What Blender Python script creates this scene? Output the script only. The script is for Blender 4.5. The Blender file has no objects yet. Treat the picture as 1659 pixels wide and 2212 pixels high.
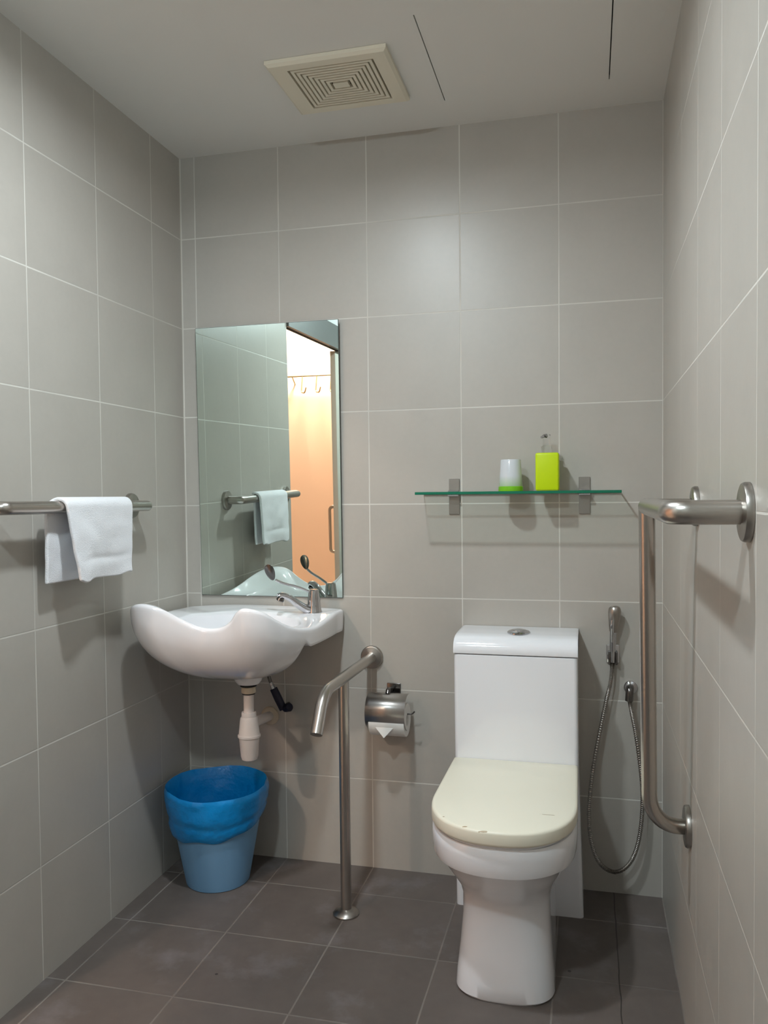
import bpy, bmesh, math, random
from mathutils import Vector, Matrix, noise
PI = math.pi
scn = bpy.context.scene
COL = scn.collection
W, H, TA, ZJ = 1.5543, 2.3627, 0.0539, 2.0912   # room width, height, tile grid offsets
YF = -3.0                                        # front wall, behind the camera
random.seed(4)

# ------------------------------------------------------------------ materials
def s2l(c):
    return tuple(((v/255)/12.92 if v/255 <= .04045 else ((v/255+.055)/1.055)**2.4) for v in c)
def mat(name, rgb=(200,200,200), rough=.5, metal=0., spec=.5, bump=None, coat=0., sss=0., trans=0., ior=1.45, aniso=0., sheen=0.):
    m = bpy.data.materials.new(name); m.use_nodes = True
    nt = m.node_tree; b = nt.nodes['Principled BSDF']
    b.inputs['Base Color'].default_value = (*s2l(rgb), 1)
    b.inputs['Roughness'].default_value = rough
    b.inputs['Metallic'].default_value = metal
    b.inputs['Specular IOR Level'].default_value = spec
    b.inputs['Coat Weight'].default_value = coat
    b.inputs['Coat Roughness'].default_value = .05
    b.inputs['Transmission Weight'].default_value = trans
    b.inputs['IOR'].default_value = ior
    b.inputs['Anisotropic'].default_value = aniso
    b.inputs['Sheen Weight'].default_value = sheen
    if sss:
        b.inputs['Subsurface Weight'].default_value = sss
        b.inputs['Subsurface Scale'].default_value = .01
    if bump:
        tc = nt.nodes.new('ShaderNodeTexCoord'); n = nt.nodes.new('ShaderNodeTexNoise')
        n.inputs['Scale'].default_value = bump[0]; n.inputs['Detail'].default_value = 4
        bp = nt.nodes.new('ShaderNodeBump'); bp.inputs['Strength'].default_value = bump[1]; bp.inputs['Distance'].default_value = bump[2]
        nt.links.new(tc.outputs['Object'], n.inputs['Vector']); nt.links.new(n.outputs['Fac'], bp.inputs['Height'])
        nt.links.new(bp.outputs['Normal'], b.inputs['Normal'])
    return m

def tile_mat(name, ua, va, uo, vo, tile, grout, gw=.0034, rough=.36, mottle=.06, gfade=.6, corner=None, bumpd=.0006, scale=60, wear=False):
    """square 300 mm tiles laid on world axes ua/va, with a light grout; the grid is in metres"""
    m = bpy.data.materials.new(name); m.use_nodes = True
    nt = m.node_tree; N = nt.nodes; L = nt.links; b = N['Principled BSDF']
    geo = N.new('ShaderNodeNewGeometry'); sep = N.new('ShaderNodeSeparateXYZ'); L.new(geo.outputs['Position'], sep.inputs[0])
    def M(op, a, c=None, d=None):
        n = N.new('ShaderNodeMath'); n.operation = op
        for i, v in enumerate((a, c, d)):
            if v is None: continue
            if isinstance(v, (int, float)): n.inputs[i].default_value = v
            else: L.new(v, n.inputs[i])
        return n.outputs[0]
    def grid(ax, off):
        p = M('DIVIDE', M('SUBTRACT', sep.outputs['XYZ'.index(ax)], off), .3)
        fr = M('FRACT', M('ADD', p, 100.))
        dist = M('MULTIPLY', M('MINIMUM', fr, M('SUBTRACT', 1., fr)), .3)
        mr = N.new('ShaderNodeMapRange'); mr.interpolation_type = 'SMOOTHSTEP'
        L.new(dist, mr.inputs['Value']); mr.inputs['From Min'].default_value = gw*.35; mr.inputs['From Max'].default_value = gw*.75
        mr.inputs['To Min'].default_value = 1; mr.inputs['To Max'].default_value = 0
        return mr.outputs[0], M('FLOOR', M('ADD', p, 100.))
    gu, iu = grid(ua, uo); gv, iv = grid(va, vo)
    g = M('MAXIMUM', gu, gv)
    if corner:
        for ax, val in corner:
            dd = M('ABSOLUTE', M('SUBTRACT', sep.outputs['XYZ'.index(ax)], val))
            g = M('MAXIMUM', g, M('LESS_THAN', dd, .0042))
    n1 = N.new('ShaderNodeTexNoise'); n1.inputs['Scale'].default_value = 2.3; n1.inputs['Detail'].default_value = 3
    L.new(geo.outputs['Position'], n1.inputs['Vector'])
    mrn = N.new('ShaderNodeMapRange'); L.new(n1.outputs['Fac'], mrn.inputs['Value'])
    mrn.inputs['From Min'].default_value = .35; mrn.inputs['From Max'].default_value = .6
    mrn.inputs['To Min'].default_value = 1-gfade; mrn.inputs['To Max'].default_value = 1
    gm = M('MULTIPLY', g, mrn.outputs[0])
    wn = N.new('ShaderNodeTexWhiteNoise'); wn.noise_dimensions = '2D'
    cv = N.new('ShaderNodeCombineXYZ'); L.new(iu, cv.inputs[0]); L.new(iv, cv.inputs[1]); L.new(cv.outputs[0], wn.inputs['Vector'])
    n2 = N.new('ShaderNodeTexNoise'); n2.inputs['Scale'].default_value = scale; n2.inputs['Detail'].default_value = 5
    L.new(geo.outputs['Position'], n2.inputs['Vector'])
    n3 = N.new('ShaderNodeTexNoise'); n3.inputs['Scale'].default_value = 7; n3.inputs['Detail'].default_value = 4
    L.new(geo.outputs['Position'], n3.inputs['Vector'])
    v = M('ADD', 1., M('MULTIPLY', M('SUBTRACT', wn.outputs['Value'], .5), mottle*.5))
    v = M('ADD', v, M('MULTIPLY', M('SUBTRACT', n2.outputs['Fac'], .5), mottle))
    v = M('ADD', v, M('MULTIPLY', M('SUBTRACT', n3.outputs['Fac'], .5), mottle*2))
    tc = N.new('ShaderNodeMix'); tc.data_type = 'RGBA'; tc.blend_type = 'MULTIPLY'; tc.inputs[0].default_value = 1
    tc.inputs[6].default_value = (*s2l(tile), 1); cc = N.new('ShaderNodeCombineColor')
    for i in range(3): L.new(v, cc.inputs[i])
    L.new(cc.outputs[0], tc.inputs[7])
    mx = N.new('ShaderNodeMix'); mx.data_type = 'RGBA'; L.new(gm, mx.inputs[0]); L.new(tc.outputs[2], mx.inputs[6])
    mx.inputs[7].default_value = (*s2l(grout), 1)
    col = mx.outputs[2]
    if wear:
        nb = N.new('ShaderNodeTexNoise'); nb.inputs['Scale'].default_value = 4.2; nb.inputs['Detail'].default_value = 6; nb.inputs['Roughness'].default_value = .65
        L.new(geo.outputs['Position'], nb.inputs['Vector'])
        mb = N.new('ShaderNodeMapRange'); L.new(nb.outputs['Fac'], mb.inputs['Value']); mb.inputs['From Min'].default_value = .55; mb.inputs['From Max'].default_value = .72; mb.inputs['To Max'].default_value = .30
        m2 = N.new('ShaderNodeMix'); m2.data_type = 'RGBA'; L.new(mb.outputs[0], m2.inputs[0]); L.new(col, m2.inputs[6]); m2.inputs[7].default_value = (*s2l((150,145,150)), 1)
        vo = N.new('ShaderNodeTexVoronoi'); vo.inputs['Scale'].default_value = 7; L.new(geo.outputs['Position'], vo.inputs['Vector'])
        sp = M('LESS_THAN', vo.outputs['Distance'], .034)
        ck = M('MULTIPLY', M('LESS_THAN', M('ABSOLUTE', M('SUBTRACT', sep.outputs[0], M('ADD', 1.413, M('MULTIPLY', M('SUBTRACT', n3.outputs['Fac'], .5), .012)))), .0016), M('GREATER_THAN', sep.outputs[1], -1.2))
        m3 = N.new('ShaderNodeMix'); m3.data_type = 'RGBA'; L.new(M('MULTIPLY', M('MAXIMUM', sp, ck), .75), m3.inputs[0]); L.new(m2.outputs[2], m3.inputs[6]); m3.inputs[7].default_value = (*s2l((34,30,28)), 1)
        col = m3.outputs[2]
    L.new(col, b.inputs['Base Color'])
    rr = M('ADD', rough, M('MULTIPLY', g, .3)); L.new(rr, b.inputs['Roughness'])
    bp = N.new('ShaderNodeBump'); bp.inputs['Distance'].default_value = bumpd; bp.inputs['Strength'].default_value = .6
    h = M('ADD', M('SUBTRACT', 1., g), M('MULTIPLY', n2.outputs['Fac'], .12))
    L.new(h, bp.inputs['Height']); L.new(bp.outputs['Normal'], b.inputs['Normal'])
    return m

WT = (180,174,166); GR = (214,210,202)
M_back = tile_mat('wall tile back', 'X', 'Z', TA, ZJ, WT, GR, corner=[('X', 0.), ])
M_left = tile_mat('wall tile left', 'Y', 'Z', -.1912, ZJ, WT, GR, corner=[('Y', 0.)])
M_right = tile_mat('wall tile right', 'Y', 'Z', -.1825, ZJ, WT, GR, gw=.003)
M_front = tile_mat('wall tile front', 'X', 'Z', TA, ZJ, WT, GR)
M_floor = tile_mat('floor tile', 'X', 'Y', TA, -.178, (97,88,83), (128,120,113), gw=.004, rough=.5, mottle=.22, gfade=.85, scale=35, wear=True)
M_ceil = mat('ceiling paint', (226,224,220), .85, bump=(180,.15,.001))
M_dark = mat('dark gap', (30,30,30), .8)
M_ceramic = mat('white ceramic', (240,240,244), .12, spec=.55, coat=.5)
M_ceramic2 = mat('washbasin ceramic', (238,236,239), .14, spec=.55, coat=.5)
M_cream = mat('cream plastic', (238,232,214), .38, bump=(9,.05,.002))
def marks(m, spots, rgb):
    """worn chips and scuffs at fixed places (metres)"""
    nt = m.node_tree; N = nt.nodes; L = nt.links; b = N['Principled BSDF']
    geo = N.new('ShaderNodeNewGeometry'); no = N.new('ShaderNodeTexNoise'); no.inputs['Scale'].default_value = 160
    L.new(geo.outputs['Position'], no.inputs['Vector']); acc = None
    for c, r in spots:
        mp = N.new('ShaderNodeMapping'); mp.vector_type = 'POINT'
        mp.inputs['Location'].default_value = [-a/q for a, q in zip(c, r)]; mp.inputs['Scale'].default_value = [1/q for q in r]
        L.new(geo.outputs['Position'], mp.inputs['Vector'])
        ln = N.new('ShaderNodeVectorMath'); ln.operation = 'LENGTH'; L.new(mp.outputs[0], ln.inputs[0])
        ad = N.new('ShaderNodeMath'); ad.operation = 'ADD'; L.new(ln.outputs['Value'], ad.inputs[0]); L.new(no.outputs['Fac'], ad.inputs[1])
        lt = N.new('ShaderNodeMath'); lt.operation = 'LESS_THAN'; L.new(ad.outputs[0], lt.inputs[0]); lt.inputs[1].default_value = 1.3
        if acc is None: acc = lt.outputs[0]
        else:
            mx = N.new('ShaderNodeMath'); mx.operation = 'MAXIMUM'; L.new(acc, mx.inputs[0]); L.new(lt.outputs[0], mx.inputs[1]); acc = mx.outputs[0]
    mix = N.new('ShaderNodeMix'); mix.data_type = 'RGBA'; L.new(acc, mix.inputs[0])
    mix.inputs[6].default_value = b.inputs['Base Color'].default_value[:]; mix.inputs[7].default_value = (*s2l(rgb), 1)
    L.new(mix.outputs[2], b.inputs['Base Color'])
marks(M_cream, [((1.005,-.650,.4505),(.004,.003,.006)), ((1.063,-.696,.4500),(.009,.0025,.005)), ((1.108,-.710,.4495),(.014,.0025,.004)), ((1.245,-.585,.453),(.022,.0018,.006))], (168,148,118))
M_steel = mat('brushed steel', (190,184,178), .28, 1.)
M_steel2 = mat('satin steel', (172,166,160), .33, 1.)
M_chrome = mat('chrome', (205,205,208), .06, 1.)
M_chromed = mat('chrome dark', (120,116,114), .18, 1.)
M_mirror = mat('silvered mirror', (228,240,233), .0, 1.)
M_edge = mat('mirror edge', (60,72,68), .3)
M_vent = mat('aged ivory plastic', (228,220,202), .5)
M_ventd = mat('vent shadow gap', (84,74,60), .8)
M_pvc = mat('white pvc', (222,212,208), .4)
M_pvc2 = mat('yellowed pvc', (206,190,168), .45)
M_cover = mat('brushed roll cover', (196,192,188), .36, 1., aniso=.85)
_n = M_cover.node_tree; _c = _n.nodes.new('ShaderNodeCombineXYZ'); _c.inputs[0].default_value = 1.
_n.links.new(_c.outputs[0], _n.nodes['Principled BSDF'].inputs['Tangent'])
M_black = mat('black rubber', (22,20,22), .6)
M_navy = mat('navy sleeve', (26,24,44), .55)
M_towel = mat('white terry', (236,236,240), .95, spec=.1, bump=(420,.9,.0016), sheen=.3)
M_liner = mat('blue bin liner', (0,132,204), .26, spec=.6, sss=0., bump=(34,.6,.006))
M_bin = mat('pale blue bin plastic', (112,156,194), .5)
M_lime = mat('lime enamel', (196,222,0), .38)
M_green = mat('green plastic', (120,190,30), .35)
M_peach = mat('peach wall paint', (246,220,202), .8)
M_door = mat('laminate door', (205,198,186), .45)
M_header = mat('grey track cover', (112,111,110), .4)
M_white = mat('white paint', (232,232,230), .8)
M_paper = mat('tissue paper', (238,236,232), .95, spec=.1)
M_hook = mat('rack steel', (170,150,120), .35, .8)
M_lampbody = mat('lamp ring enamel', (230,230,230), .4)

def emis(name, rgb, power):
    m = bpy.data.materials.new(name); m.use_nodes = True; nt = m.node_tree; nt.nodes.clear()
    e = nt.nodes.new('ShaderNodeEmission'); e.inputs[0].default_value = (*rgb, 1); e.inputs[1].default_value = power
    o = nt.nodes.new('ShaderNodeOutputMaterial'); nt.links.new(e.outputs[0], o.inputs[0]); return m

def glass_mat(name, rgb, rough=0., ior=1.5, absorb=None):
    m = bpy.data.materials.new(name); m.use_nodes = True; nt = m.node_tree; nt.nodes.clear()
    g = nt.nodes.new('ShaderNodeBsdfGlass'); g.inputs['Color'].default_value = (*rgb, 1); g.inputs['Roughness'].default_value = rough; g.inputs['IOR'].default_value = ior
    o = nt.nodes.new('ShaderNodeOutputMaterial'); nt.links.new(g.outputs[0], o.inputs[0])
    if absorb:
        v = nt.nodes.new('ShaderNodeVolumeAbsorption'); v.inputs['Color'].default_value = (*absorb[0], 1); v.inputs['Density'].default_value = absorb[1]
        nt.links.new(v.outputs[0], o.inputs['Volume'])
    return m
def sheet_glass(name):
    """clear sheet: mostly see-through on its faces with a thin reflection; the cut edge is deep green"""
    m = bpy.data.materials.new(name); m.use_nodes = True; nt = m.node_tree; nt.nodes.clear()
    t = nt.nodes.new('ShaderNodeBsdfTransparent'); t.inputs[0].default_value = (.93, .97, .95, 1)
    g = nt.nodes.new('ShaderNodeBsdfGlossy'); g.inputs['Roughness'].default_value = .02
    f = nt.nodes.new('ShaderNodeLayerWeight'); f.inputs[0].default_value = .5
    p5 = nt.nodes.new('ShaderNodeMath'); p5.operation = 'POWER'; p5.inputs[1].default_value = 5
    ad = nt.nodes.new('ShaderNodeMath'); ad.operation = 'MULTIPLY_ADD'; ad.inputs[1].default_value = .9; ad.inputs[2].default_value = .03
    nt.links.new(f.outputs['Facing'], p5.inputs[0]); nt.links.new(p5.outputs[0], ad.inputs[0])
    x = nt.nodes.new('ShaderNodeMixShader'); o = nt.nodes.new('ShaderNodeOutputMaterial')
    nt.links.new(ad.outputs[0], x.inputs[0]); nt.links.new(t.outputs[0], x.inputs[1]); nt.links.new(g.outputs[0], x.inputs[2]); nt.links.new(x.outputs[0], o.inputs[0])
    return m
M_glass = sheet_glass('shelf glass face')
M_glassedge = mat('shelf glass edge', (14,112,84), .15, coat=.3)
M_clear = glass_mat('clear plastic', (.97,.97,.97), .03, 1.3)
def cup_mat():
    m = mat('frosted cup', (232,238,240), .25, trans=.25, ior=1.3, coat=.6)
    nt = m.node_tree; b = nt.nodes['Principled BSDF']
    tc = nt.nodes.new('ShaderNodeTexCoord'); sp = nt.nodes.new('ShaderNodeSeparateXYZ'); r = nt.nodes.new('ShaderNodeValToRGB')
    mr = nt.nodes.new('ShaderNodeMapRange'); mr.inputs['From Max'].default_value = .094
    nt.links.new(tc.outputs['Object'], sp.inputs[0]); nt.links.new(sp.outputs[2], mr.inputs['Value']); nt.links.new(mr.outputs[0], r.inputs[0])
    e = r.color_ramp.elements
    e[0].position = .13; e[0].color = (*s2l((184,212,168)), 1); e[1].position = .48; e[1].color = (*s2l((232,236,240)), 1)
    nt.links.new(r.outputs[0], b.inputs['Base Color']); return m
M_cup = cup_mat()

# ------------------------------------------------------------------ mesh helpers
def link(name, verts, faces, m, parent=None, loc=None, smooth=35, mats=None, fm=None):
    me = bpy.data.meshes.new(name); me.from_pydata([tuple(v) for v in verts], [], faces); me.update()
    bm = bmesh.new(); bm.from_mesh(me); bmesh.ops.remove_doubles(bm, verts=bm.verts, dist=1e-6)
    bmesh.ops.recalc_face_normals(bm, faces=bm.faces); bm.to_mesh(me); bm.free()
    return finish(name, me, m, parent, smooth)
def finish(name, me, m, parent=None, smooth=35):
    for mm in (m if isinstance(m, (list, tuple)) else [m]): me.materials.append(mm)
    if smooth:
        for p in me.polygons: p.use_smooth = True
        me.set_sharp_from_angle(angle=math.radians(smooth))
    o = bpy.data.objects.new(name, me); COL.objects.link(o)
    if parent:
        o.parent = parent; o.matrix_parent_inverse = Matrix.Identity(4)
        o.location = -world_loc(parent)   # meshes are written in world metres
    return o
def world_loc(o):
    v = Vector((0, 0, 0))
    while o: v += o.location; o = o.parent
    return v
def thing(name, label, cat, loc, group=None):
    o = bpy.data.objects.new(name, None); COL.objects.link(o); o.location = loc; o.empty_display_size = .05
    o['label'] = label; o['category'] = cat
    if group: o['group'] = group
    return o
def struct(o): o['kind'] = 'structure'; return o

class MB:
    def __init__(s): s.v = []; s.f = []
    def add(s, v, f):
        n = len(s.v); s.v += [Vector(p) for p in v]; s.f += [tuple(i+n for i in q) for q in f]; return s
    def box(s, a, b):
        x0, y0, z0 = a; x1, y1, z1 = b
        return s.add([(x0,y0,z0),(x1,y0,z0),(x1,y1,z0),(x0,y1,z0),(x0,y0,z1),(x1,y0,z1),(x1,y1,z1),(x0,y1,z1)],
                     [(0,3,2,1),(4,5,6,7),(0,1,5,4),(1,2,6,5),(2,3,7,6),(3,0,4,7)])
    def lathe(s, prof, c=(0,0,0), n=48, axis=None, caps=True):
        """prof: (radius, height) pairs about local z; axis: direction vector"""
        q = Vector((0,0,1)).rotation_difference(Vector(axis)) if axis is not None else None
        v = []; f = []
        for r, z in prof:
            for k in range(n):
                a = 2*PI*k/n; p = Vector((r*math.cos(a), r*math.sin(a), z))
                if q: p = q @ p
                v.append(p + Vector(c))
        for i in range(len(prof)-1):
            for k in range(n):
                k2 = (k+1) % n; f.append((i*n+k, i*n+k2, (i+1)*n+k2, (i+1)*n+k))
        if caps:
            if prof[0][0] > 1e-6: f.append(tuple(range(n))[::-1])
            if prof[-1][0] > 1e-6: f.append(tuple(range((len(prof)-1)*n, len(prof)*n)))
        return s.add(v, f)
    def tube(s, path, r, n=24, caps=True, flat=None):
        P = [Vector(p) for p in path]; rs = r if isinstance(r, (list, tuple)) else [r]*len(P)
        T = []
        for i in range(len(P)):
            a = P[max(i-1, 0)]; b = P[min(i+1, len(P)-1)]; T.append((b-a).normalized())
        up = Vector((0,0,1)) if abs(T[0].z) < .9 else Vector((0,1,0))
        nrm = (up - T[0]*up.dot(T[0])).normalized(); v = []; f = []
        for i in range(len(P)):
            if i: 
                q = T[i-1].rotation_difference(T[i]); nrm = (q @ nrm); nrm = (nrm - T[i]*nrm.dot(T[i])).normalized()
            bn = T[i].cross(nrm)
            for k in range(n):
                a = 2*PI*k/n; rr = rs[i]
                fa = flat if flat else 1
                v.append(P[i] + nrm*(math.cos(a)*rr*fa) + bn*(math.sin(a)*rr))
        for i in range(len(P)-1):
            for k in range(n):
                k2 = (k+1) % n; f.append((i*n+k, i*n+k2, (i+1)*n+k2, (i+1)*n+k))
        if caps: f.append(tuple(range(n))[::-1]); f.append(tuple(range((len(P)-1)*n, len(P)*n)))
        return s.add(v, f)
    def build(s, name, m, parent=None, smooth=35, bevel=0, seg=3):
        me = bpy.data.meshes.new(name); me.from_pydata([tuple(v) for v in s.v], [], s.f); me.update()
        bm = bmesh.new(); bm.from_mesh(me)
        bmesh.ops.remove_doubles(bm, verts=bm.verts, dist=1e-6)
        if bevel:
            es = [e for e in bm.edges if len(e.link_faces) == 2 and e.calc_face_angle() > .6]
            bmesh.ops.bevel(bm, geom=es, offset=bevel, segments=seg, profile=.5, affect='EDGES', clamp_overlap=True)
        bmesh.ops.recalc_face_normals(bm, faces=bm.faces); bm.to_mesh(me); bm.free()
        return finish(name, me, m, parent, smooth)

def arc_path(pts, rad, n=8):
    """polyline with rounded corners; rad may be one radius or a list for the inner points"""
    P = [Vector(p) for p in pts]; out = [P[0]]
    for i in range(1, len(P)-1):
        r = rad[i-1] if isinstance(rad, (list, tuple)) else rad
        a = (P[i-1]-P[i]).normalized(); b = (P[i+1]-P[i]).normalized()
        ang = a.angle(b); t = r/math.tan(ang/2); t = min(t, (P[i-1]-P[i]).length*.95, (P[i+1]-P[i]).length*.95)
        r = t*math.tan(ang/2); c = P[i] + (a+b).normalized()*(r/math.sin(ang/2))
        s = P[i]+a*t; e = P[i]+b*t; u = s-c; w = e-c
        tot = u.angle(w); ax = u.cross(w).normalized()
        for k in range(n+1): out.append(c + Matrix.Rotation(tot*k/n, 3, ax) @ u)
    out.append(P[-1]); return out
def catmull(P, n=8, closed=False):
    P = [Vector(p) for p in P]; out = []; N = len(P)
    rng = range(N if closed else N-1)
    for i in rng:
        g = (lambda k: P[k % N]) if closed else (lambda k: P[min(max(k, 0), N-1)])
        p0, p1, p2, p3 = g(i-1), g(i), g(i+1), g(i+2)
        for k in range(n):
            t = k/n
            out.append(.5*((2*p1)+(p2-p0)*t+(2*p0-5*p1+4*p2-p3)*t*t+(3*p1-p0-3*p2+p3)*t**3))
    if not closed: out.append(P[-1])
    return out
def flange_prof(r, t=.011, rt=.0165):
    return [(0, 0), (r, 0), (r, t*.55), (r-.002, t*.9), (r-.005, t), (rt+.002, t), (rt, t+.001)]

# ------------------------------------------------------------------ the room
def panel(name, a, b, m): 
    return struct(MB().box(a, b).build(name, m, smooth=0))
panel('wall_back', (-.1, 0, -.1), (W+.1, .1, H+.1), M_back)
OY0, OY1, OZ = -1.04, -2.70, 1.962     # doorway in the left wall
wl = MB().box((-.1, OY0, 0), (0, 0, H+.1)).box((-.1, YF, 0), (0, OY1, H+.1)).build('wall_left', M_left, smooth=0); struct(wl)
panel('wall_right', (W, YF, -.1), (W+.1, 0, H+.1), M_right)
panel('wall_front', (-.1, YF-.1, -.1), (W+.1, YF, H+.1), M_front)
panel('wall_over_doorway', (-.1, OY1, OZ+.123), (0, OY0, H+.1), M_white)
panel('floor', (-.1, YF-.1, -.1), (W+.1, .1, 0), M_floor)
# ceiling board with the two open joints of a service hatch
c = MB(); t = .012; y0, y1 = -.60, -.165; s0, s1 = .9365, 1.3965; g = .003
c.box((0, YF, H), (W, y0, H+t)).box((0, y1, H), (W, 0, H+t))
c.box((0, y0, H), (s0, y1, H+t)).box((s0+g, y0, H), (s1, y1, H+t)).box((s1+g, y0, H), (W, y1, H+t))
struct(c.build('ceiling', M_ceil, smooth=0))
panel('trim_1', (-.1, YF-.1, H+t), (W+.1, .1, H+.1), M_dark)      # void above the ceiling board
# doorway frame
panel('trim_2', (-.004, OY1, OZ), (.012, OY0-.001, OZ+.123), M_header)
panel('trim_3', (-.03, OY1, OZ+.0), (-.006, OY0, OZ+.012), M_dark)
# room beyond the doorway (seen in the mirror)
CX, CY = -1.7, -3.2
panel('wall_bedroom_far', (CX, CY-.1, -.1), (-.1, CY, 2.5), M_peach)
panel('wall_bedroom_left', (CX-.1, CY-.1, -.1), (CX, .1, 2.5), M_peach)
panel('wall_bedroom_end', (CX, -.1, -.1), (-.1, .0, 2.5), M_peach)
panel('wall_bedroom_side', (-.16, CY, 0), (-.1005, OY1, 2.45), M_peach)
panel('wall_bedroom_near', (-.11, OY0, 0), (-.1005, 0, 2.45), M_peach)
panel('floor_bedroom', (CX, CY, -.1), (-.1, .0, 0), M_door)
panel('ceiling_bedroom', (CX-.1, CY-.1, 2.45), (-.1, .1, 2.55), M_white)

# sliding door leaf with its pull handles
dr = bpy.data.objects.new('door_1', None); COL.objects.link(dr); dr.location = (-.035, -2.1, 0); dr['kind'] = 'structure'
MB().box((-.047, -2.69, .01), (-.017, -1.83, OZ-.005)).build('door_leaf', M_door, dr, bevel=.002)
h = MB(); hy = -1.94
h.tube(arc_path([(-.047, hy, .83), (-.105, hy, .83), (-.105, hy, 1.09), (-.047, hy, 1.09)], .02), .009, 14)
h.build('door_handle', M_steel, dr)
h = MB()
for z in (.83, 1.09): h.lathe([(.014, 0), (.014, .012), (.009, .02), (0, .022)], (-.017, hy+.02, z), 20, (1, 0, 0))
h.build('handle_bolt', M_chrome, dr)

# ------------------------------------------------------------------ ceiling lamps
def downlight(x, y, label, power, col=(.86, .955, 1.0), R=.05, z=H, parentcol=None):
    t = thing('ceiling_downlight', label, 'ceiling light', (x, y, z), None)
    MB().lathe([(R+.014, 0), (R+.014, -.005), (R+.010, -.011), (R+.001, -.012), (R+.0005, -.001)], (x, y, z), 48, caps=False).build('trim_ring', M_lampbody, t)
    MB().lathe([(0, -.0035), (R-.001, -.0035)], (x, y, z), 48, caps=False).build('diffuser', emis('lamp '+label[:12], col, power), t)
    return t
downlight(.70, -1.08, 'round recessed downlight above the washbasin and toilet', 640)
lb = thing('ceiling_globe_light', 'round white globe ceiling light at the doorway end of the room', 'ceiling light', (.66, -2.15, H))
MB().lathe([(0,-.0005),(.085,-.0005),(.085,-.024),(.080,-.030),(.070,-.030),(.068,-.014),(0,-.014)], (.66,-2.15,H), 40, caps=False).build('base', M_lampbody, lb)
MB().lathe([(.060,-.0145)]+[(.060*math.cos(a*PI/24)**.8, -.016-.048*math.sin(a*PI/24)) for a in range(1,12)]+[(0,-.064)], (.66,-2.15,H), 40, caps=False).build('globe', emis('globe lamp', (.78,.94,1.0), 345), lb)
downlight(-.60, -3.02, 'warm round downlight in the room beyond the doorway', 400, (1, .84, .70), .09, 2.45)

# ------------------------------------------------------------------ mirror
mx0, mx1, mz0, mz1 = .0595, .562, .886, 1.786
tilt = math.radians(1.0)
def MT(x, d, z): # d: depth in front of the leaning mirror's back face
    zz = z-mz0; return (x, -.0025 - zz*math.sin(tilt) - d*math.cos(tilt), mz0+zz*math.cos(tilt) - d*math.sin(tilt)*0)
mt = thing('wall_mirror', 'tall frameless rectangular mirror on the back wall above the washbasin', 'mirror', (.31, -.005, mz0))
def slab(x0, x1, z0, z1, d0, d1):
    p = [MT(x0,d0,z0), MT(x1,d0,z0), MT(x1,d0,z1), MT(x0,d0,z1), MT(x0,d1,z0), MT(x1,d1,z0), MT(x1,d1,z1), MT(x0,d1,z1)]
    return MB().add(p, [(0,1,2,3),(7,6,5,4),(0,4,5,1),(1,5,6,2),(2,6,7,3),(3,7,4,0)])
slab(mx0, mx1, mz0, mz1, 0, .0045).build('backing', M_edge, mt, smooth=0)
slab(mx0+.0012, mx1-.0012, mz0+.0012, mz1-.0012, .0046, .005).build('glass', M_mirror, mt, smooth=0)

# ------------------------------------------------------------------ ceiling exhaust vent
vx0, vx1, vy0, vy1 = .515, .845, -.502, -.215
vt = thing('exhaust_vent', 'square ivory exhaust fan grille in the ceiling', 'exhaust vent', ((vx0+vx1)/2, (vy0+vy1)/2, H))
vc = Vector(((vx0+vx1)/2+.004, (vy0+vy1)/2, 0))
zf = H-.016
def rect(hx, hy, z, cx=vc.x, cy=vc.y): return [(cx-hx,cy-hy,z),(cx+hx,cy-hy,z),(cx+hx,cy+hy,z),(cx-hx,cy+hy,z)]
m = MB(); ox, oy = (vx1-vx0)/2, (vy1-vy0)/2; cxx, cyy = (vx0+vx1)/2, (vy0+vy1)/2
ix, iy = .118, .109
rings = [rect(ox, oy, H-.0005, cxx, cyy), rect(ox, oy, H-.010, cxx, cyy), rect(ox-.008, oy-.008, zf, cxx, cyy), rect(ix, iy, zf), rect(ix, iy, H-.003)]
v = [p for r in rings for p in r]; f = []
for i in range(4):
    for k in range(4): f.append((i*4+k, i*4+(k+1)%4, (i+1)*4+(k+1)%4, (i+1)*4+k))
m.add(v, f); m.build('frame', M_vent, vt, smooth=0)
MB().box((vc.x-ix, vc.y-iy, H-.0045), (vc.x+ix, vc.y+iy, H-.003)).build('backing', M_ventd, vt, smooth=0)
n = 7; px, py = .0122, .0112
for k in range(n):
    a, b = ix-.006-k*(ix-.030)/n, iy-.006-k*(iy-.021)/n
    w1, w2 = .0078, .0078
    m = MB(); rr = [rect(a, b, H-.0046), rect(a, b, zf+.001), rect(a-w1, b-w2, zf+.001), rect(a-w1, b-w2, H-.0046)]
    v = [p for r in rr for p in r]; f = []
    for i in range(4):
        for j in range(4): f.append((i*4+j, i*4+(j+1)%4, ((i+1)%4)*4+(j+1)%4, ((i+1)%4)*4+j))
    m.add(v, f); m.build('louvre', M_vent, vt, smooth=0)
MB().box((vc.x-.021, vc.y-.012, H-.0046), (vc.x+.021, vc.y+.012, zf-.0005)).build('centre_plate', M_vent, vt, smooth=0)

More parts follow.
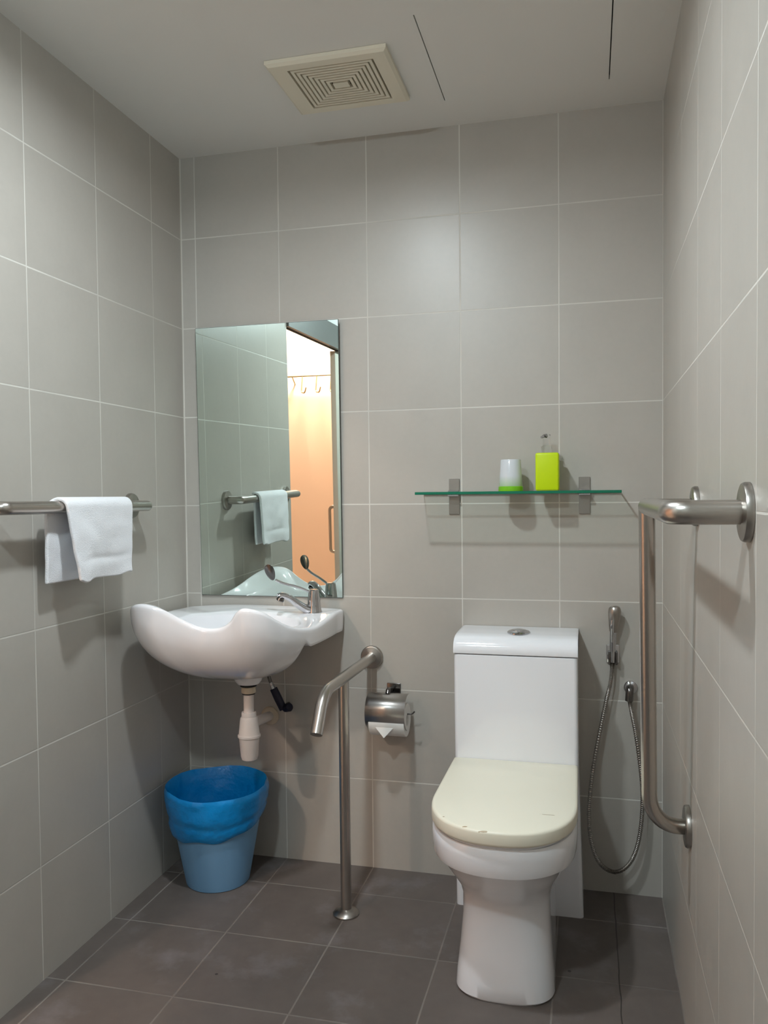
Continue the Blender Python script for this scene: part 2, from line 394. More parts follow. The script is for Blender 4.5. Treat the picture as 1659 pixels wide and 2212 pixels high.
# ------------------------------------------------------------------ washbasin
sb = thing('washbasin', 'white ceramic wall-hung washbasin with raised curved arm rests below the mirror', 'washbasin', (.295, 0, .86))
ctrl = [(.02,-.001,.847),(.10,-.001,.853),(.20,-.001,.857),(.295,-.001,.857),(.39,-.001,.856),(.48,-.001,.854),(.560,-.001,.850),
        (.563,-.07,.850),(.564,-.15,.843),(.560,-.26,.835),(.550,-.335,.840),(.532,-.405,.856),(.512,-.455,.880),(.491,-.488,.903),(.463,-.508,.915),(.436,-.514,.917),
        (.413,-.508,.903),(.391,-.498,.878),(.355,-.487,.859),(.303,-.483,.855),(.262,-.490,.868),(.225,-.500,.887),(.190,-.514,.908),(.152,-.523,.921),(.110,-.513,.922),(.074,-.480,.911),(.050,-.425,.892),
        (.038,-.36,.874),(.030,-.29,.862),(.026,-.21,.856),(.022,-.14,.853),(.020,-.07,.850)]
out = catmull(ctrl, 5, True)
for p in out: p.y = min(p.y, -.001)
NB = len(out); cB = Vector((.315, -.262, 0)); ZB = .672
def ringpt(P, s, rc, pw):
    d = Vector((P.x-cB.x, P.y-cB.y)); L_ = d.length; u = d/L_
    R = s*(L_*s**pw + rc*(1-s**pw)); return u, R, L_
verts = []; rings = []
def ring(fn): 
    base = len(verts)
    for P in out: verts.append(fn(P))
    rings.append(base)
SLAB = .078
def rb(P):   # plan radius of the bowl towards P (rear is limited so the slab shows)
    d = Vector((P.x-cB.x, P.y-cB.y)); L_ = d.length
    a = math.atan2(d.y, d.x); fr_ = min(1, max(0, (-math.sin(a)-.12)/.62)); fr_ = fr_*fr_*(3-2*fr_)
    lim = .203*(1-fr_) + .42*fr_
    return min(L_, lim), L_
def under(P, s):
    u, R, L_ = ringpt(P, s, .26, 1.2); Rb, _ = rb(P)
    R = s*(L_*s**.8 + .25*(1-s**.8)) if s < 1 else L_
    q = min(R/max(Rb, 1e-6), 1)
    e = 2.15
    zb = ZB + (P.z-.012-ZB)*(1-(1-q**e)**(1/e))
    zs = .780
    k = min(1, max(0, (L_-Rb)/.03))
    z = zb if k <= 0 else min(zb, zs*k + (P.z-.012)*(1-k))
    return Vector((cB.x+u.x*R, cB.y+u.y*R, max(z, ZB)))
for s in (0.02, .12, .24, .36, .48, .58, .67, .75, .82, .87, .91, .94, .96, .975, .987, .995):
    ring(lambda P, s=s: under(P, s))
ring(lambda P: Vector((P.x, P.y, P.z-.012)))
# rounded rim
bc = Vector((.298, -.285)); BA, BB = .205, .160
def inner(P):
    d = Vector((P.x-bc.x, P.y-bc.y)); a = math.atan2(d.y/BB, d.x/BA)
    return Vector((bc.x+BA*math.cos(a), bc.y+BB*math.sin(a), 0))
def towards(P, dist):
    q = inner(P); d = Vector((q.x-P.x, q.y-P.y)); L_ = max(d.length, 1e-6); return Vector((P.x, P.y)) + d/L_*min(dist, L_*.9)
rr = .012
for k in range(1, 5):
    a = k/4*PI/2
    ring(lambda P, a=a: Vector((*towards(P, rr*(1-math.cos(a))), P.z-.012+.012*math.sin(a))))
def rim_in(P, t):
    q = inner(P); p = towards(P, rr)
    ze = .838 if True else 0
    x = p.x+(q.x-p.x)*t; y = p.y+(q.y-p.y)*t
    d = Vector((q.x-p.x, q.y-p.y)).length
    lift = P.z-.0
    rear = min(1, max(0, (d-.05)/.06))        # a wide flat deck at the rear, a short slope at the front
    e = 1-(1-t)**2.2
    zf_ = lift + (ze-lift)*e
    zr_ = lift + (ze+.010-lift)*(t**2.5)
    return Vector((x, y, zf_*(1-rear)+zr_*rear))
for t in (.15, .32, .5, .68, .85, 1.0): ring(lambda P, t=t: rim_in(P, t))
for s in (.965, .92, .86, .78, .68, .56, .42, .28, .14, .05):
    def bowl(P, s=s):
        q = inner(P); e0 = rim_in(P, 1.0).z; e = 2.4
        cc = Vector((.31, -.262)); w = s
        x = cc.x+(q.x-cc.x)*s; y = cc.y+(q.y-cc.y)*s
        return Vector((x, y, .715 + (e0-.715)*(1-(1-s**e)**(1/e))))
    ring(bowl)
faces = []
for i in range(len(rings)-1):
    for k in range(NB):
        k2 = (k+1) % NB; faces.append((rings[i]+k, rings[i]+k2, rings[i+1]+k2, rings[i+1]+k))
faces.append(tuple(rings[0]+k for k in range(NB))[::-1]); faces.append(tuple(rings[-1]+k for k in range(NB)))
bo = link('basin', verts, faces, M_ceramic2, sb, smooth=50)
sub = bo.modifiers.new('sub', 'SUBSURF'); sub.levels = 1; sub.render_levels = 1
MB().lathe([(.048, .690), (.042, .664), (.034, .653), (0, .653)], (.338, -.262, 0), 40).build('outlet_boss', M_ceramic2, sb)
MB().lathe([(0, .7175), (.021, .7175), (.023, .719), (.021, .7205), (.012, .719), (0, .7185)], (.31, -.262, 0), 32, caps=False).build('drain_ring', M_chrome, sb)

# ------------------------------------------------------------------ tap
fx, fy, fz = .493, -.095, .846
tp = thing('basin_tap', 'chrome elbow-lever mixer tap on the right rear of the washbasin', 'tap', (fx, fy, fz))
MB().lathe([(.026, -.006), (.026, .004), (.0235, .012), (.0215, .03), (.020, .048), (.0175, .066), (.0165, .074), (.013, .077), (0, .078)], (fx, fy, fz), 40).build('body', M_chrome, tp)
sp = catmull([(fx, fy, fz+.010), (fx-.022, fy-.014, fz+.016), (fx-.045, fy-.030, fz+.034), (fx-.066, fy-.046, fz+.054), (fx-.085, fy-.060, fz+.063), (fx-.094, fy-.067, fz+.060)], 6)
MB().tube(sp, [.020-.0075*min(1, i/(len(sp)-1)*1.5) for i in range(len(sp))], 24, flat=.8).build('spout', M_chrome, tp)
MB().lathe([(.012, 0), (.0125, -.008), (.010, -.010), (0, -.010)], (fx-.088, fy-.062, fz+.054), 24, (.3, .2, .93)).build('aerator', M_chromed, tp)
lv = catmull([(fx-.004, fy-.002, fz+.066), (fx-.045, fy-.026, fz+.086), (fx-.085, fy-.052, fz+.101), (fx-.104, fy-.064, fz+.112)], 6)
le = MB().tube(lv, [.0042]*len(lv), 14).build('lever', M_chrome, tp)
pdir = (lv[-1]-lv[-3]).normalized()
pc = Vector((fx-.117, fy-.074, fz+.136))
pm = MB(); q = Vector((0,0,1)).rotation_difference(Vector((-.30,-.18,.93)))
v = []; f = []; nn = 28; prof = []
for k in range(nn):
    a = 2*PI*k/nn; x = .0150*math.cos(a); z = .0265*math.sin(a); x *= (1+.22*math.sin(a)); prof.append((x, z))
for yy, sc in ((-.0022, .86), (-.0014, 1), (.0014, 1), (.0022, .86)):
    for x, z in prof: v.append(pc + q @ Vector((x*sc, yy, z*sc)))
for i in range(3):
    for k in range(nn): f.append((i*nn+k, i*nn+(k+1)%nn, (i+1)*nn+(k+1)%nn, (i+1)*nn+k))
f.append(tuple(range(nn))[::-1]); f.append(tuple(range(3*nn, 4*nn)))
pm.add(v, f).build('paddle', M_chromed, tp)

# ------------------------------------------------------------------ bottle trap and waste pipe
tx, ty = .338, -.262
tr = thing('bottle_trap', 'white plastic bottle trap hanging under the washbasin', 'drain trap', (tx, ty, .41))
L_ = lambda prof, nm, mm, par=tr: MB().lathe(prof, (tx, ty, 0), 36).build(nm, mm, par)
L_([(0,.650),(.025,.650),(.025,.645),(0,.645)], 'washer', M_black)
L_([(0,.6452),(.019,.6452),(.022,.642),(.022,.626),(.019,.623),(0,.623)], 'top_nut', M_pvc2)
L_([(0,.6235),(.0195,.6235),(.0195,.6205),(0,.6205)], 'seal', M_black)
L_([(0,.622),(.0155,.622),(.0155,.562),(0,.562)], 'tail_pipe', M_pvc)
L_([(0,.566),(.0215,.566),(.0225,.563),(.0225,.551),(.0205,.549),(0,.549)], 'collar', M_pvc)
L_([(0,.551),(.024,.551),(.0265,.546),(.0315,.500),(.0325,.497),(.0345,.4955),(.0345,.490),(.0315,.488),(.0305,.485),(.0265,.431),(.023,.421),(.016,.417),(0,.416)], 'bottle', M_pvc)
wp = arc_path([(tx, ty, .520), (tx-.012, ty+.09, .512), (.300, -.001, .482)], .05)
MB().tube(wp, .0155, 22).build('waste_pipe', M_pvc, tr)
MB().lathe([(.017,0),(.031,0),(.031,.006),(.027,.012),(.018,.016),(.0155,.017)], (.300, -.0005, .482), 36, (0,-1,0), caps=False).build('wall_flange', M_pvc2, tr)

# water supply stop valve behind the trap
vv = thing('stop_valve', 'dark navy water stop valve on the wall behind the bottle trap', 'valve', (.372, -.001, .52))
a1 = Vector((.335, -.055, .588)); b1 = Vector((.366, -.050, .520))
MB().tube([a1, a1.lerp(b1, .5), b1], [.0125, .0135, .0125], 20).build('valve_body', M_navy, vv)
MB().lathe([(0,0),(.013,0),(.014,.008),(.014,.022),(.011,.026),(0,.026)], (.372, -.050, .524), 24, (.8,-.3,.25)).build('valve_knob', M_navy, vv)
MB().tube([(.366, -.052, .524), (.366, -.0005, .524)], .008, 14).build('wall_stub', M_chromed, vv)
MB().lathe([(0,0),(.008,0),(.008,.012),(.0065,.013),(.0065,.022),(0,.022)], a1, 18, (a1-b1)).build('coupling', M_chrome, vv)
ft = a1 + (a1-b1).normalized()*.02
MB().tube(catmull([ft, ft+Vector((-.008, -.004, .03)), ft+Vector((-.006, -.02, .07)), ft+Vector((.01, -.03, .12))], 6), .0055, 12).build('flexible_hose', M_chromed, vv)

# ------------------------------------------------------------------ waste bin with liner
bx, by = .190, -.186
bn = thing('waste_bin', 'pale blue round plastic waste bin on the floor under the washbasin', 'bin', (bx, by, 0))
zr = .300
def brad(z): return .099 + (.154-.099)*(z/zr)
MB().lathe([(0,.003),(.093,.003),(.096,.0),(.099,.002)]+[(brad(z/20*zr), z/20*zr) for z in range(1,20)]+[(.154,zr-.003),(.153,zr-.002),(.151,zr-.003)]+[(brad(z/20*zr)-.003, z/20*zr) for z in range(19,0,-1)]+[(.09,.007),(0,.007)], (bx,by,0), 64, caps=False).build('bucket', M_bin, bn)
ln = thing('bin_liner', 'crumpled blue plastic liner folded over the rim of the waste bin', 'bin liner', (bx, by, .16))
n = 96; v = []; f = []
rows = []
for i in range(0, 17):    # outside skirt from its ragged hem up to the rim
    t = i/16; rows.append(('o', t))
for i in range(1, 15): rows.append(('i', i/14))
for kind, t in rows:
    for k in range(n):
        a = 2*PI*k/n
        hem = .176 + .020*math.cos(a) + .010*math.sin(a) + .006*math.sin(3*a+1) + .004*math.sin(7*a)
        top = zr+.009 + .004*math.sin(2*a+.6)+.0015*math.sin(5*a) + .006*max(0, math.sin(a-.3))
        if kind == 'o':
            z = hem+(top-hem)*t
            puff = .006 + .009*math.sin(PI*min(1, t*1.0))**.6*(1-.35*t) 
            fold = .0030*noise.noise(Vector((a*2.2, z*26, 1.7))) + .0022*noise.noise(Vector((a*6.5, z*60, 5)))
            band = .0035*math.exp(-((t-.36-.05*math.sin(2*a))/.05)**2)
            r = brad(min(z, zr)) + puff*(.55 if t < .06 else 1) + fold - band
            if t > .93: r -= .002*(t-.93)/.07
        else:
            z = top - t*(top-.02)
            r = brad(min(z, zr)) - .006 - .010*t + .006*noise.noise(Vector((a*1.8, z*14, 9)))*min(1, t*4) + .004*noise.noise(Vector((a*6, z*30, 2)))*min(1, t*4)
            if t > .9: r *= (1-t)/.1*.9+.1 if t < 1 else .1
        v.append((bx+r*math.cos(a), by+r*math.sin(a), z))
for i in range(len(rows)-1):
    for k in range(n): f.append((i*n+k, i*n+(k+1)%n, (i+1)*n+(k+1)%n, (i+1)*n+k))
f.append(tuple(range((len(rows)-1)*n, len(rows)*n)))
lo = link('liner_film', v, f, M_liner, ln, smooth=60)
# stay clear of the side wall
for vtx in lo.data.vertices:
    vtx.co.x = max(vtx.co.x, .004); vtx.co.y = min(vtx.co.y, -.004)

# ------------------------------------------------------------------ toilet
tcx = 1.134
to = thing('toilet', 'white one-piece toilet with closed cream lid against the back wall', 'toilet', (tcx, -.3, 0))
def dshape(hw, yr, yf, n=40, e=2.3, straight=None, cx=tcx, hwr=None):
    """plan outline: square rear at yr, rounded front at yf"""
    ys = yf + (straight if straight else hw*1.05)
    pts = []; hwr = hwr or hw
    for i in range(8): pts.append((cx+hwr, yr+(ys-yr)*i/8) if False else (cx+hwr+(hw-hwr)*i/8, yr+(ys-yr)*i/8))
    for i in range(n+1):
        a = PI*i/n; c_, s_ = math.cos(a), math.sin(a)
        pts.append((cx+hw*math.copysign(abs(c_)**(2/e), c_), ys-(ys-yf)*abs(s_)**(2/e)))
    for i in range(7, -1, -1): pts.append((cx-hwr-(hw-hwr)*i/8, yr+(ys-yr)*i/8))
    return pts
def loft(sections, caps=True):
    v = []; f = []; n = len(sections[0][1])
    for z, pts in sections:
        for p in pts: v.append((p[0], p[1], z))
    for i in range(len(sections)-1):
        for k in range(n): f.append((i*n+k, i*n+(k+1)%n, (i+1)*n+(k+1)%n, (i+1)*n+k))
    if caps: f.append(tuple(range(n))[::-1]); f.append(tuple(range((len(sections)-1)*n, len(sections)*n)))
    return MB().add(v, f)
YR = -.19
def interp(tab, z):
    for i in range(len(tab)-1):
        a, b = tab[i], tab[i+1]
        if a[0] <= z <= b[0]:
            t = (z-a[0])/(b[0]-a[0]); return [a[j]+(b[j]-a[j])*t for j in range(1, len(a))]
    return list(tab[-1][1:])
# z, half width, front y, straight (front roundness length), exponent, rear half width
tab = [(0,.112,-.622,.10,2.9,.100),(.006,.116,-.626,.10,2.9,.104),(.04,.114,-.624,.10,2.8,.104),(.10,.1085,-.612,.105,2.6,.102),(.17,.104,-.602,.11,2.5,.100),(.215,.105,-.604,.12,2.4,.102),
       (.245,.113,-.618,.14,2.35,.108),(.275,.130,-.643,.16,2.3,.12),(.305,.149,-.668,.185,2.3,.140),(.332,.163,-.686,.2,2.3,.156),(.338,.168,-.692,.2,2.3,.162),(.3395,.175,-.700,.205,2.3,.170),(.350,.1775,-.703,.205,2.3,.173),
       (.380,.179,-.705,.205,2.3,.175),(.402,.178,-.704,.205,2.3,.175),(.408,.174,-.700,.205,2.3,.172)]
secs = [(r[0], dshape(r[1]*(1+.05*k), YR+.02, r[2], 40, r[4], r[3], cx=tcx+.004*k, hwr=r[5]*(1+.05*k))) for r in tab for k in [min(1, max(0, (.30-r[0])/.08))]]
loft(secs).build('bowl', M_ceramic, to, smooth=40)
# rear skirt block running from the floor up to the cistern
def rbox(hw, y0, y1, z, cx=tcx, r=.012, n=5):
    pts = []
    for (cx_, cy_, a0) in ((cx+hw-r, y1-r if False else y1, 0), ): pass
    P = []
    for sx, sy, a0 in ((1, -1, -PI/2), (1, 1, 0), (-1, 1, PI/2), (-1, -1, PI)):
        for k in range(n+1):
            a = a0 + PI/2*k/n
            P.append((cx+sx*(hw-r)+r*math.cos(a), (y0+r if sy < 0 else y1-r)+r*math.sin(a)))
    return P
YB = -.002
loft([(0, rbox(.184,-.178,YB,0,1.141)), (.2, rbox(.181,-.190,YB,0,1.138)), (.40, rbox(.177,-.200,YB,0,1.136)), (.44, rbox(.1765,-.204,YB,0,1.1355)), (.60, rbox(.1765,-.204,YB,0,1.1345)), (.752, rbox(.1765,-.200,YB,0,1.1335)), (.7535, rbox(.1745,-.198,YB,0,1.1335))]).build('cistern', M_ceramic, to, smooth=40)
# cistern lid: rounded front profile swept across, with softened ends
prof = [(YB,.7555),(-.196,.7555),(-.2015,.7575),(-.2025,.764),(-.201,.776),(-.195,.788),(-.183,.798),(-.165,.804),(-.13,.807),(-.06,.808),(YB,.808)]
v = []; f = []; stn = [(-.1765,.93),(-.1772,.965),(-.1755,.985),(-.168,1.0),(.168,1.0),(.1755,.985),(.1772,.965),(.1765,.93)]
mid = (-.1,.7555)
for xo, sc in stn:
    for (py_, pz_) in prof:
        v.append((1.1335+xo, mid[0]+(py_-mid[0])*(1 if py_ > -.01 else (.985+.015*(sc-.93)/.07)), .7555+(pz_-.7555)*sc))
n = len(prof)
for i in range(len(stn)-1):
    for k in range(n): f.append((i*n+k, i*n+(k+1)%n, (i+1)*n+(k+1)%n, (i+1)*n+k))
f.append(tuple(range(n))); f.append(tuple(range((len(stn)-1)*n, len(stn)*n))[::-1])
lid = MB().add(v, f).build('cistern_lid', M_ceramic, to, smooth=40)
fb = MB().lathe([(.034,0),(.034,.004),(.030,.0075),(.0235,.009),(.0225,.0075),(.0215,.0105),(.012,.0125),(0,.013)], (1.139,-.115,.8065), 40, caps=False).build('flush_button', M_chrome, to)
# seat and lid
def seatring(z0, z1, g, yf, mm, nm, rnd=.006):
    S = []
    for dz, ins in ((0, rnd*.6), (rnd*.5, rnd*.12), (rnd, 0), (z1-z0-rnd, 0), (z1-z0-rnd*.55, rnd*.12), (z1-z0-rnd*.2, rnd*.45), (z1-z0, rnd*1.1)):
        S.append((z0+dz, dshape(.1795-g-ins, -.205-ins*.5, yf+g+ins, 44, 2.35, .215, hwr=.1765-g-ins)))
    return loft(S).build(nm, mm, to, smooth=50)
seatring(.4082, .4170, .010, -.712, M_ceramic, 'seat', .003)
seatring(.4172, .4530, 0, -.714, M_cream, 'seat_lid', .007)
for sx in (-1, 1): MB().lathe([(0,0),(.011,0),(.012,.003),(.012,.037),(.011,.040),(0,.040)], (tcx+sx*.105+.02, -.2075, .434), 20, (-1,0,0)).build('hinge', M_cream, to)

# ------------------------------------------------------------------ grab bars
RB = .0165
# left wall towel / grab bar
gl = thing('towel_bar', 'horizontal brushed steel grab bar on the left wall holding a towel', 'grab bar', (0, -.68, 1.197))
RL, XL = .0157, .062
MB().tube(arc_path([(.004,-.346,1.195),(XL,-.346,1.195),(XL,-.968,1.198),(.004,-.968,1.198)], .014), RL, 28).build('rail', M_steel, gl)
for yy in (-.346, -.968): MB().lathe(flange_prof(.038), (.0005, yy, 1.195), 44, (1,0,0), caps=False).build('flange', M_steel2, gl)
# right wall bar
gr = thing('l_shaped_grab_bar', 'brushed steel grab bar with upright on the right wall beside the toilet', 'grab bar', (W, -1.0, .84))
bxr = 1.4565; zb = 1.1905; yn = -1.338; yfar = -.790; yc = -.690; zc = .487
MB().tube(arc_path([(W-.004, yn, zb), (bxr-.003, yn, zb), (bxr, yfar, zb)], .026) , .0172, 28).build('rail', M_steel, gr)
MB().tube(arc_path([(bxr, yfar-.001, zb+.002), (bxr+.012, yc-.012, zc), (W-.004, yc+.02, zc)], [.085], 12), RB, 28).build('upright', M_steel, gr)
MB().tube([(bxr-.002, yfar, zb), (W-.004, yfar, zb)], RB*.95, 24).build('stay', M_steel, gr)
MB().lathe(flange_prof(.0415), (W-.0005, yn, zb), 44, (-1,0,0), caps=False).build('flange', M_steel2, gr)
MB().lathe(flange_prof(.0405), (W-.0005, yfar, zb), 44, (-1,0,0), caps=False).build('flange', M_steel2, gr)
MB().lathe(flange_prof(.0455), (W-.0005, yc+.02, zc), 44, (-1,0,0), caps=False).build('flange', M_steel2, gr)
# standing support rail
px_, pyy, pz_ = .655, -.305, .695
gs = thing('support_rail', 'floor-standing steel support rail between washbasin and toilet', 'grab bar', (px_, pyy, 0))
MB().tube(arc_path([(px_+.002, -.004, pz_), (px_, -.49, pz_), (px_, -.556, .600)], .09, 12), RB*.98, 28).build('rail', M_steel, gs)
MB().tube([(px_-.002, pyy, .004), (px_-.002, pyy, pz_-.004)], RB*.93, 28).build('post', M_steel, gs)
MB().lathe(flange_prof(.037, .012, .015), (px_+.002, -.0005, pz_), 44, (0,-1,0), caps=False).build('wall_flange', M_steel2, gs)
MB().lathe([(0,0),(.038,0),(.038,.004),(.033,.010),(.022,.015),(.0155,.018)], (px_-.002, pyy, .0003), 44, caps=False).build('floor_flange', M_steel2, gs)

# ------------------------------------------------------------------ towel
tw = thing('hand_towel', 'white terry hand towel folded over the left wall grab bar', 'towel', (.062, -.62, 1.0))
NS, NT = 40, 72; v = []; f = []
Rf = RL+.0060; bxl, bzl = XL, 1.196
Lf, Lb = .188, .190
for i in range(NS+1):
    s = i/NS
    for j in range(NT+1):
        t = -1+2*j/NT          # -1 back hem .. 0 top .. 1 front hem
        arc = .22
        if abs(t) < arc:
            a = PI/2*(1-t/arc) if t >= 0 else PI/2*(1-t/arc)
            x = bxl+Rf*math.cos(a); z = bzl+Rf*math.sin(a)
        elif t >= arc:
            u = (t-arc)/(1-arc); x = bxl+Rf + .006*u + .006*math.sin(u*2.4+s*3)*u; z = bzl - Lf*u
            z += (-.006*s*0 + .012*(s-.5)*-1*u)
        else:
            u = (-t-arc)/(1-arc); x = bxl-Rf - .004*u + .004*math.sin(u*3+s*4)*u; z = bzl - Lb*u
        # y: front flap and back flap are skewed apart
        yl0, yr0 = -.776, -.472   # left (near) and right (far) edges at the top front
        if t >= 0: u = t; yl = yl0 + .022*u + .014*u*u; yr = yr0 - .020*u
        else: u = -t; k = min(1, u/.3); k = k*k*(3-2*k); yl = yl0 - .022*k + .004*u; yr = yr0 - .05*k - .01*u
        y = yl + (yr-yl)*s
        if t > arc:
            u = (t-arc)/(1-arc)
            x += .005*math.sin(s*6.5+1)*u + .007*math.exp(-((u-.72)/.05)**2)*math.sin(s*PI)*-.5
            z -= .010*math.exp(-((s-.10)/.10)**2)*u
            z += .010*math.exp(-((s-.95)/.12)**2)*u
        x += .0030*noise.noise(Vector((s*5, t*5, 3)))*min(1, abs(t)*3)
        v.append((x, y, z))
for i in range(NS):
    for j in range(NT): f.append((i*(NT+1)+j, (i+1)*(NT+1)+j, (i+1)*(NT+1)+j+1, i*(NT+1)+j+1))
to_ = link('towel_cloth', v, f, M_towel, tw, smooth=180)
so = to_.modifiers.new('solid', 'SOLIDIFY'); so.thickness = .010; so.offset = 0
be = to_.modifiers.new('sub', 'SUBSURF'); be.levels = 1; be.render_levels = 2

# ------------------------------------------------------------------ glass shelf and what stands on it
sz = 1.2235; sx0, sx1, sd = .832, 1.432, -.135
sh = thing('glass_shelf', 'clear glass wall shelf with green edge above the toilet', 'shelf', ((sx0+sx1)/2, 0, sz))
m = MB().box((sx0, sd, sz-.004), (sx1, -.006, sz+.004)); go = m.build('glass_panel', [M_glass, M_glassedge], sh, smooth=0, bevel=.0006, seg=1)
for p in go.data.polygons: p.material_index = 0 if abs(p.normal.z) > .9 else 1
for k, x in enumerate((.931, 1.3285)):
    br = MB().box((x-.0165, -.005, sz-.066), (x+.0165, -.0003, sz+.045)).build('bracket', M_steel2, sh, bevel=.0008, seg=1)
    cl = MB().box((x-.017, -.03, sz-.010), (x+.017, -.0051, sz-.0045)).box((x-.017, -.022, sz+.0045), (x+.017, -.0051, sz+.009)).build('clamp', M_chrome, br, bevel=.0008, seg=1)
st = sz+.0042
cx_, cy_ = 1.1135, -.070
cu = thing('tumbler', 'upturned translucent white tumbler with green rim on the glass shelf', 'cup', (cx_, cy_, st))
cb = MB().lathe([(.0352,.012),(.0302,.092),(.0292,.0945),(0,.0950),(0,.0935),(.0285,.0930),(.0292,.090),(.0342,.012)], (cx_,cy_,st), 56).build('cup_wall', M_cup, cu)
# object-space gradient needs its own origin
for vtx in cb.data.vertices: vtx.co -= Vector((cx_, cy_, st))
cb.location = (0, 0, 0)
MB().lathe([(.0344,0),(.0366,0),(.0372,.002),(.0364,.0135),(.0350,.0145),(.0342,.013)], (cx_,cy_,st), 56, caps=False).build('green_rim', M_green, cu)
dx, dy = 1.2225, -.070
dp = thing('soap_dispenser', 'lime green square soap bottle with clear pump on the glass shelf', 'soap dispenser', (dx, dy, st))
MB().box((dx-.034, dy-.032, st), (dx+.034, dy+.032, st+.112)).build('bottle', M_lime, dp, bevel=.006, seg=4)
nk = MB().lathe([(0,.112),(.0155,.112),(.0155,.130),(.0145,.1325),(.0135,.1330),(0,.1330)], (dx-.003,dy,st), 32).build('pump_collar', M_clear, dp)
MB().lathe([(0,.1332),(.0105,.1332),(.0100,.138),(.0105,.158),(.0115,.166),(.0095,.1685),(0,.1688)], (dx-.003,dy,st), 28).build('pump_head', M_clear, dp)
MB().tube([(dx-.003,dy,st+.162),(dx-.010,dy-.006,st+.1625),(dx-.018,dy-.012,st+.158)], [.005,.0045,.0035], 14).build('pump_nozzle', M_chrome, dp)

# ------------------------------------------------------------------ toilet roll holder
rx0, rx1, rcy, rcz, rR = .662, .789, -.062, .537, .055
rh = thing('toilet_roll_holder', 'steel toilet roll holder with curved cover on the back wall', 'toilet roll holder', ((rx0+rx1)/2, 0, .6))
MB().box((.707, -.006, .568), (.752, -.0004, .613)).build('wall_plate', M_chromed, rh, bevel=.0015)
MB().tube(arc_path([(.724, -.004, .595), (.724, -.058, .603), (.724, -.066, .592)], .006), .0075, 16).build('bracket_arm', M_chromed, rh)
v = []; f = []; n = 36; a0, a1_ = math.radians(100), math.radians(292)
for i in range(n+1):
    a = a0+(a1_-a0)*i/n
    for x in (rx0, rx1): v.append((x, rcy+(rR+.0015)*math.cos(a), rcz+(rR+.0015)*math.sin(a)))
for i in range(n): f.append((2*i, 2*i+1, 2*i+3, 2*i+2))
cvv = []
# cover faces the room: from the top rear over the front (towards -y) to just under the roll
v = []
for i in range(n+1):
    a = math.radians(75)+math.radians(180)*i/n
    for x in (rx0, rx1): v.append((x, rcy+(rR+.0015)*math.cos(a), rcz+(rR+.0015)*math.sin(a)))
co = link('cover', v, f, M_cover, rh, smooth=60)
so = co.modifiers.new('solid', 'SOLIDIFY'); so.thickness = .0012
MB().tube([(rx0+.004, rcy, rcz-.006), (rx1+.010, rcy, rcz-.006), (rx1+.016, rcy-.004, rcz-.002), (rx1+.022, rcy-.004, rcz+.004)], .0022, 10).build('spindle', M_chromed, rh)
rl = thing('toilet_roll', 'white toilet paper roll with a pointed loose end in the steel holder', 'toilet roll', ((rx0+rx1)/2, rcy, rcz))
MB().lathe([(.019,0),(.0505,0),(.0515,.001),(.0515,.113),(.0505,.114),(.019,.114),(.019,0)], (rx0+.010, rcy, rcz-.025), 48, (1,0,0), caps=False).build('roll', M_paper, rl)
mxr = .7255
tri = MB()
yf_ = rcy-.0535
pts = [(mxr-.030, yf_+.004, .497), (mxr+.026, yf_+.004, .497), (mxr-.002, yf_-.001, .4665)]
v = pts + [(a, b-.0012, c_) for a, b, c_ in pts]
tri.add(v, [(0,1,2),(5,4,3),(0,3,4,1),(1,4,5,2),(2,5,3,0)]).build('loose_end', M_paper, rl, smooth=0)

# ------------------------------------------------------------------ bidet spray
by_ = -.001
bh = thing('spray_holder', 'chrome wall bracket holding the bidet spray right of the toilet', 'bracket', (1.411, by_, .735))
MB().box((1.392, -.005, .706), (1.430, -.0005, .762)).build('wall_plate', M_chrome, bh, bevel=.004)
m = MB()
m.box((1.397, -.030, .705), (1.4035, -.005, .744)).box((1.4175, -.030, .705), (1.424, -.005, .744)); m.build('fork', M_chromed, bh, bevel=.002)
hs = thing('bidet_spray', 'chrome hand-held bidet spray hanging beside the toilet', 'bidet spray', (1.4105, -.03, .74))
hp = catmull([(1.4095,-.022,.712),(1.4100,-.022,.75),(1.4110,-.024,.79),(1.4130,-.028,.825),(1.4150,-.030,.848),(1.4155,-.030,.866)], 6)
MB().tube(hp, [.0085+.0035*(i/(len(hp)-1)) for i in range(len(hp))], 26).build('handle', M_chrome, hs)
hd = catmull([(1.4118,-.0255,.805),(1.4135,-.029,.832),(1.4150,-.032,.858),(1.4155,-.0325,.876),(1.4155,-.032,.8835)], 8)
nh = len(hd)-1
MB().tube(hd, [max(.001, (.0115+.0075*math.sin(min(1, i/nh*1.45)*PI/2))*(1 if i/nh < .5 else math.sqrt(max(0, 1-((i/nh-.5)/.501)**2)))) for i in range(nh+1)], 28).build('spray_head', M_steel2, hs)
MB().tube(catmull([(1.4095,-.047,.842),(1.408,-.046,.82),(1.407,-.040,.795),(1.4075,-.034,.775)], 6), [.0055]*19, 14, flat=.7).build('trigger', M_chrome, hs)
hz = [(1.4093,-.022,.716),(1.4085,-.022,.70),(1.404,-.024,.655),(1.392,-.028,.60),(1.376,-.034,.52),(1.357,-.040,.42),(1.345,-.045,.33),(1.340,-.047,.25),(1.346,-.046,.175),(1.366,-.044,.115),(1.398,-.042,.086),(1.432,-.040,.088),(1.462,-.038,.120),(1.482,-.036,.175),(1.4925,-.034,.25),(1.4945,-.033,.33),(1.488,-.032,.41),(1.476,-.031,.50),(1.464,-.030,.565),(1.4565,-.030,.606)]
hpth = catmull(hz, 52)
rad = [.0060+.0009*math.sin(i*PI*.5) for i in range(len(hpth))]
MB().tube(hpth, rad, 12).build('hose', M_steel2, hs, smooth=80)
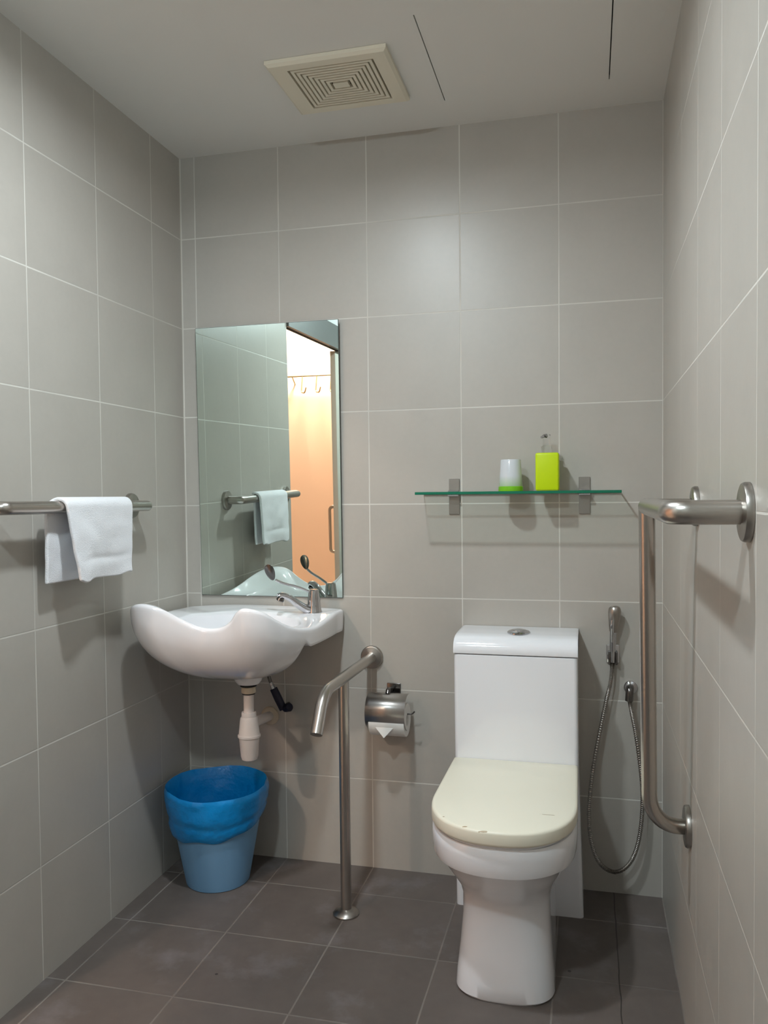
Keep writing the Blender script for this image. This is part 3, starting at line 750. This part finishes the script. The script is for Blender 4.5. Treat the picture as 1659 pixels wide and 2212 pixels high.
ba = thing('angle_valve', 'small chrome angle valve feeding the bidet spray hose', 'valve', (1.4600, by_, .632))
MB().lathe([(0,0),(.020,0),(.020,.004),(.015,.009),(.010,.010)], (1.462, -.0005, .634), 32, (0,-1,0), caps=False).build('wall_rose', M_chrome, ba)
MB().tube(arc_path([(1.461,-.005,.634),(1.4585,-.032,.634),(1.4565,-.032,.600)], .010), .0118, 22).build('valve_body', M_chromed, ba)

# ------------------------------------------------------------------ clothes rack beyond the doorway
rk = thing('clothes_rack', 'steel wall rack with hanging pegs in the room beyond the doorway', 'clothes rack', (-.62, CY, 1.96))
m = MB(); zz = 1.985; yy = CY+.06
m.tube([(-.80, yy, zz), (-.20, yy, zz)], .006, 12); m.build('rail', M_hook, rk)
for x in (-.76, -.26):
    MB().tube([(x, CY+.001, zz-.05), (x, yy, zz)], .005, 10).build('bracket', M_hook, rk)
for x in (-.68, -.57, -.46, -.35):
    MB().tube(arc_path([(x, yy, zz), (x, yy+.03, zz-.12), (x+.04, yy+.07, zz-.13), (x+.05, yy+.07, zz-.09)], .02), .005, 10).build('hook', M_hook, rk)

# ------------------------------------------------------------------ world, camera, colour
w = bpy.data.worlds.new('World'); scn.world = w; w.use_nodes = True
w.node_tree.nodes['Background'].inputs[0].default_value = (.5, .5, .5, 1); w.node_tree.nodes['Background'].inputs[1].default_value = .0
cam = bpy.data.cameras.new('Camera'); co = bpy.data.objects.new('Camera', cam); COL.objects.link(co); scn.camera = co
co.location = (1.3416, -2.5332, 1.2179); co.rotation_mode = 'XYZ'; co.rotation_euler = (1.5383, .0100, .2458)
FPX = 1753.332; cam.sensor_fit = 'VERTICAL'; cam.sensor_height = 24; cam.sensor_width = 18
cam.lens = FPX/2212*24; cam.clip_start = .02
cam.shift_x = -(832.0673-829.5)/2212; cam.shift_y = (1127.7597-1106)/2212
scn.view_settings.view_transform = 'Standard'; scn.view_settings.look = 'None'; scn.view_settings.gamma = 1
scn.view_settings.use_curve_mapping = False; scn.view_settings.exposure = 0.30
cy = scn.cycles; cy.max_bounces = 6; cy.diffuse_bounces = 5; cy.glossy_bounces = 4; cy.transmission_bounces = 8; cy.transparent_max_bounces = 12
cy.sample_clamp_indirect = 6; cy.blur_glossy = .3; cy.use_denoising = True
cy.use_adaptive_sampling = True; cy.adaptive_threshold = .05; cy.adaptive_min_samples = 16
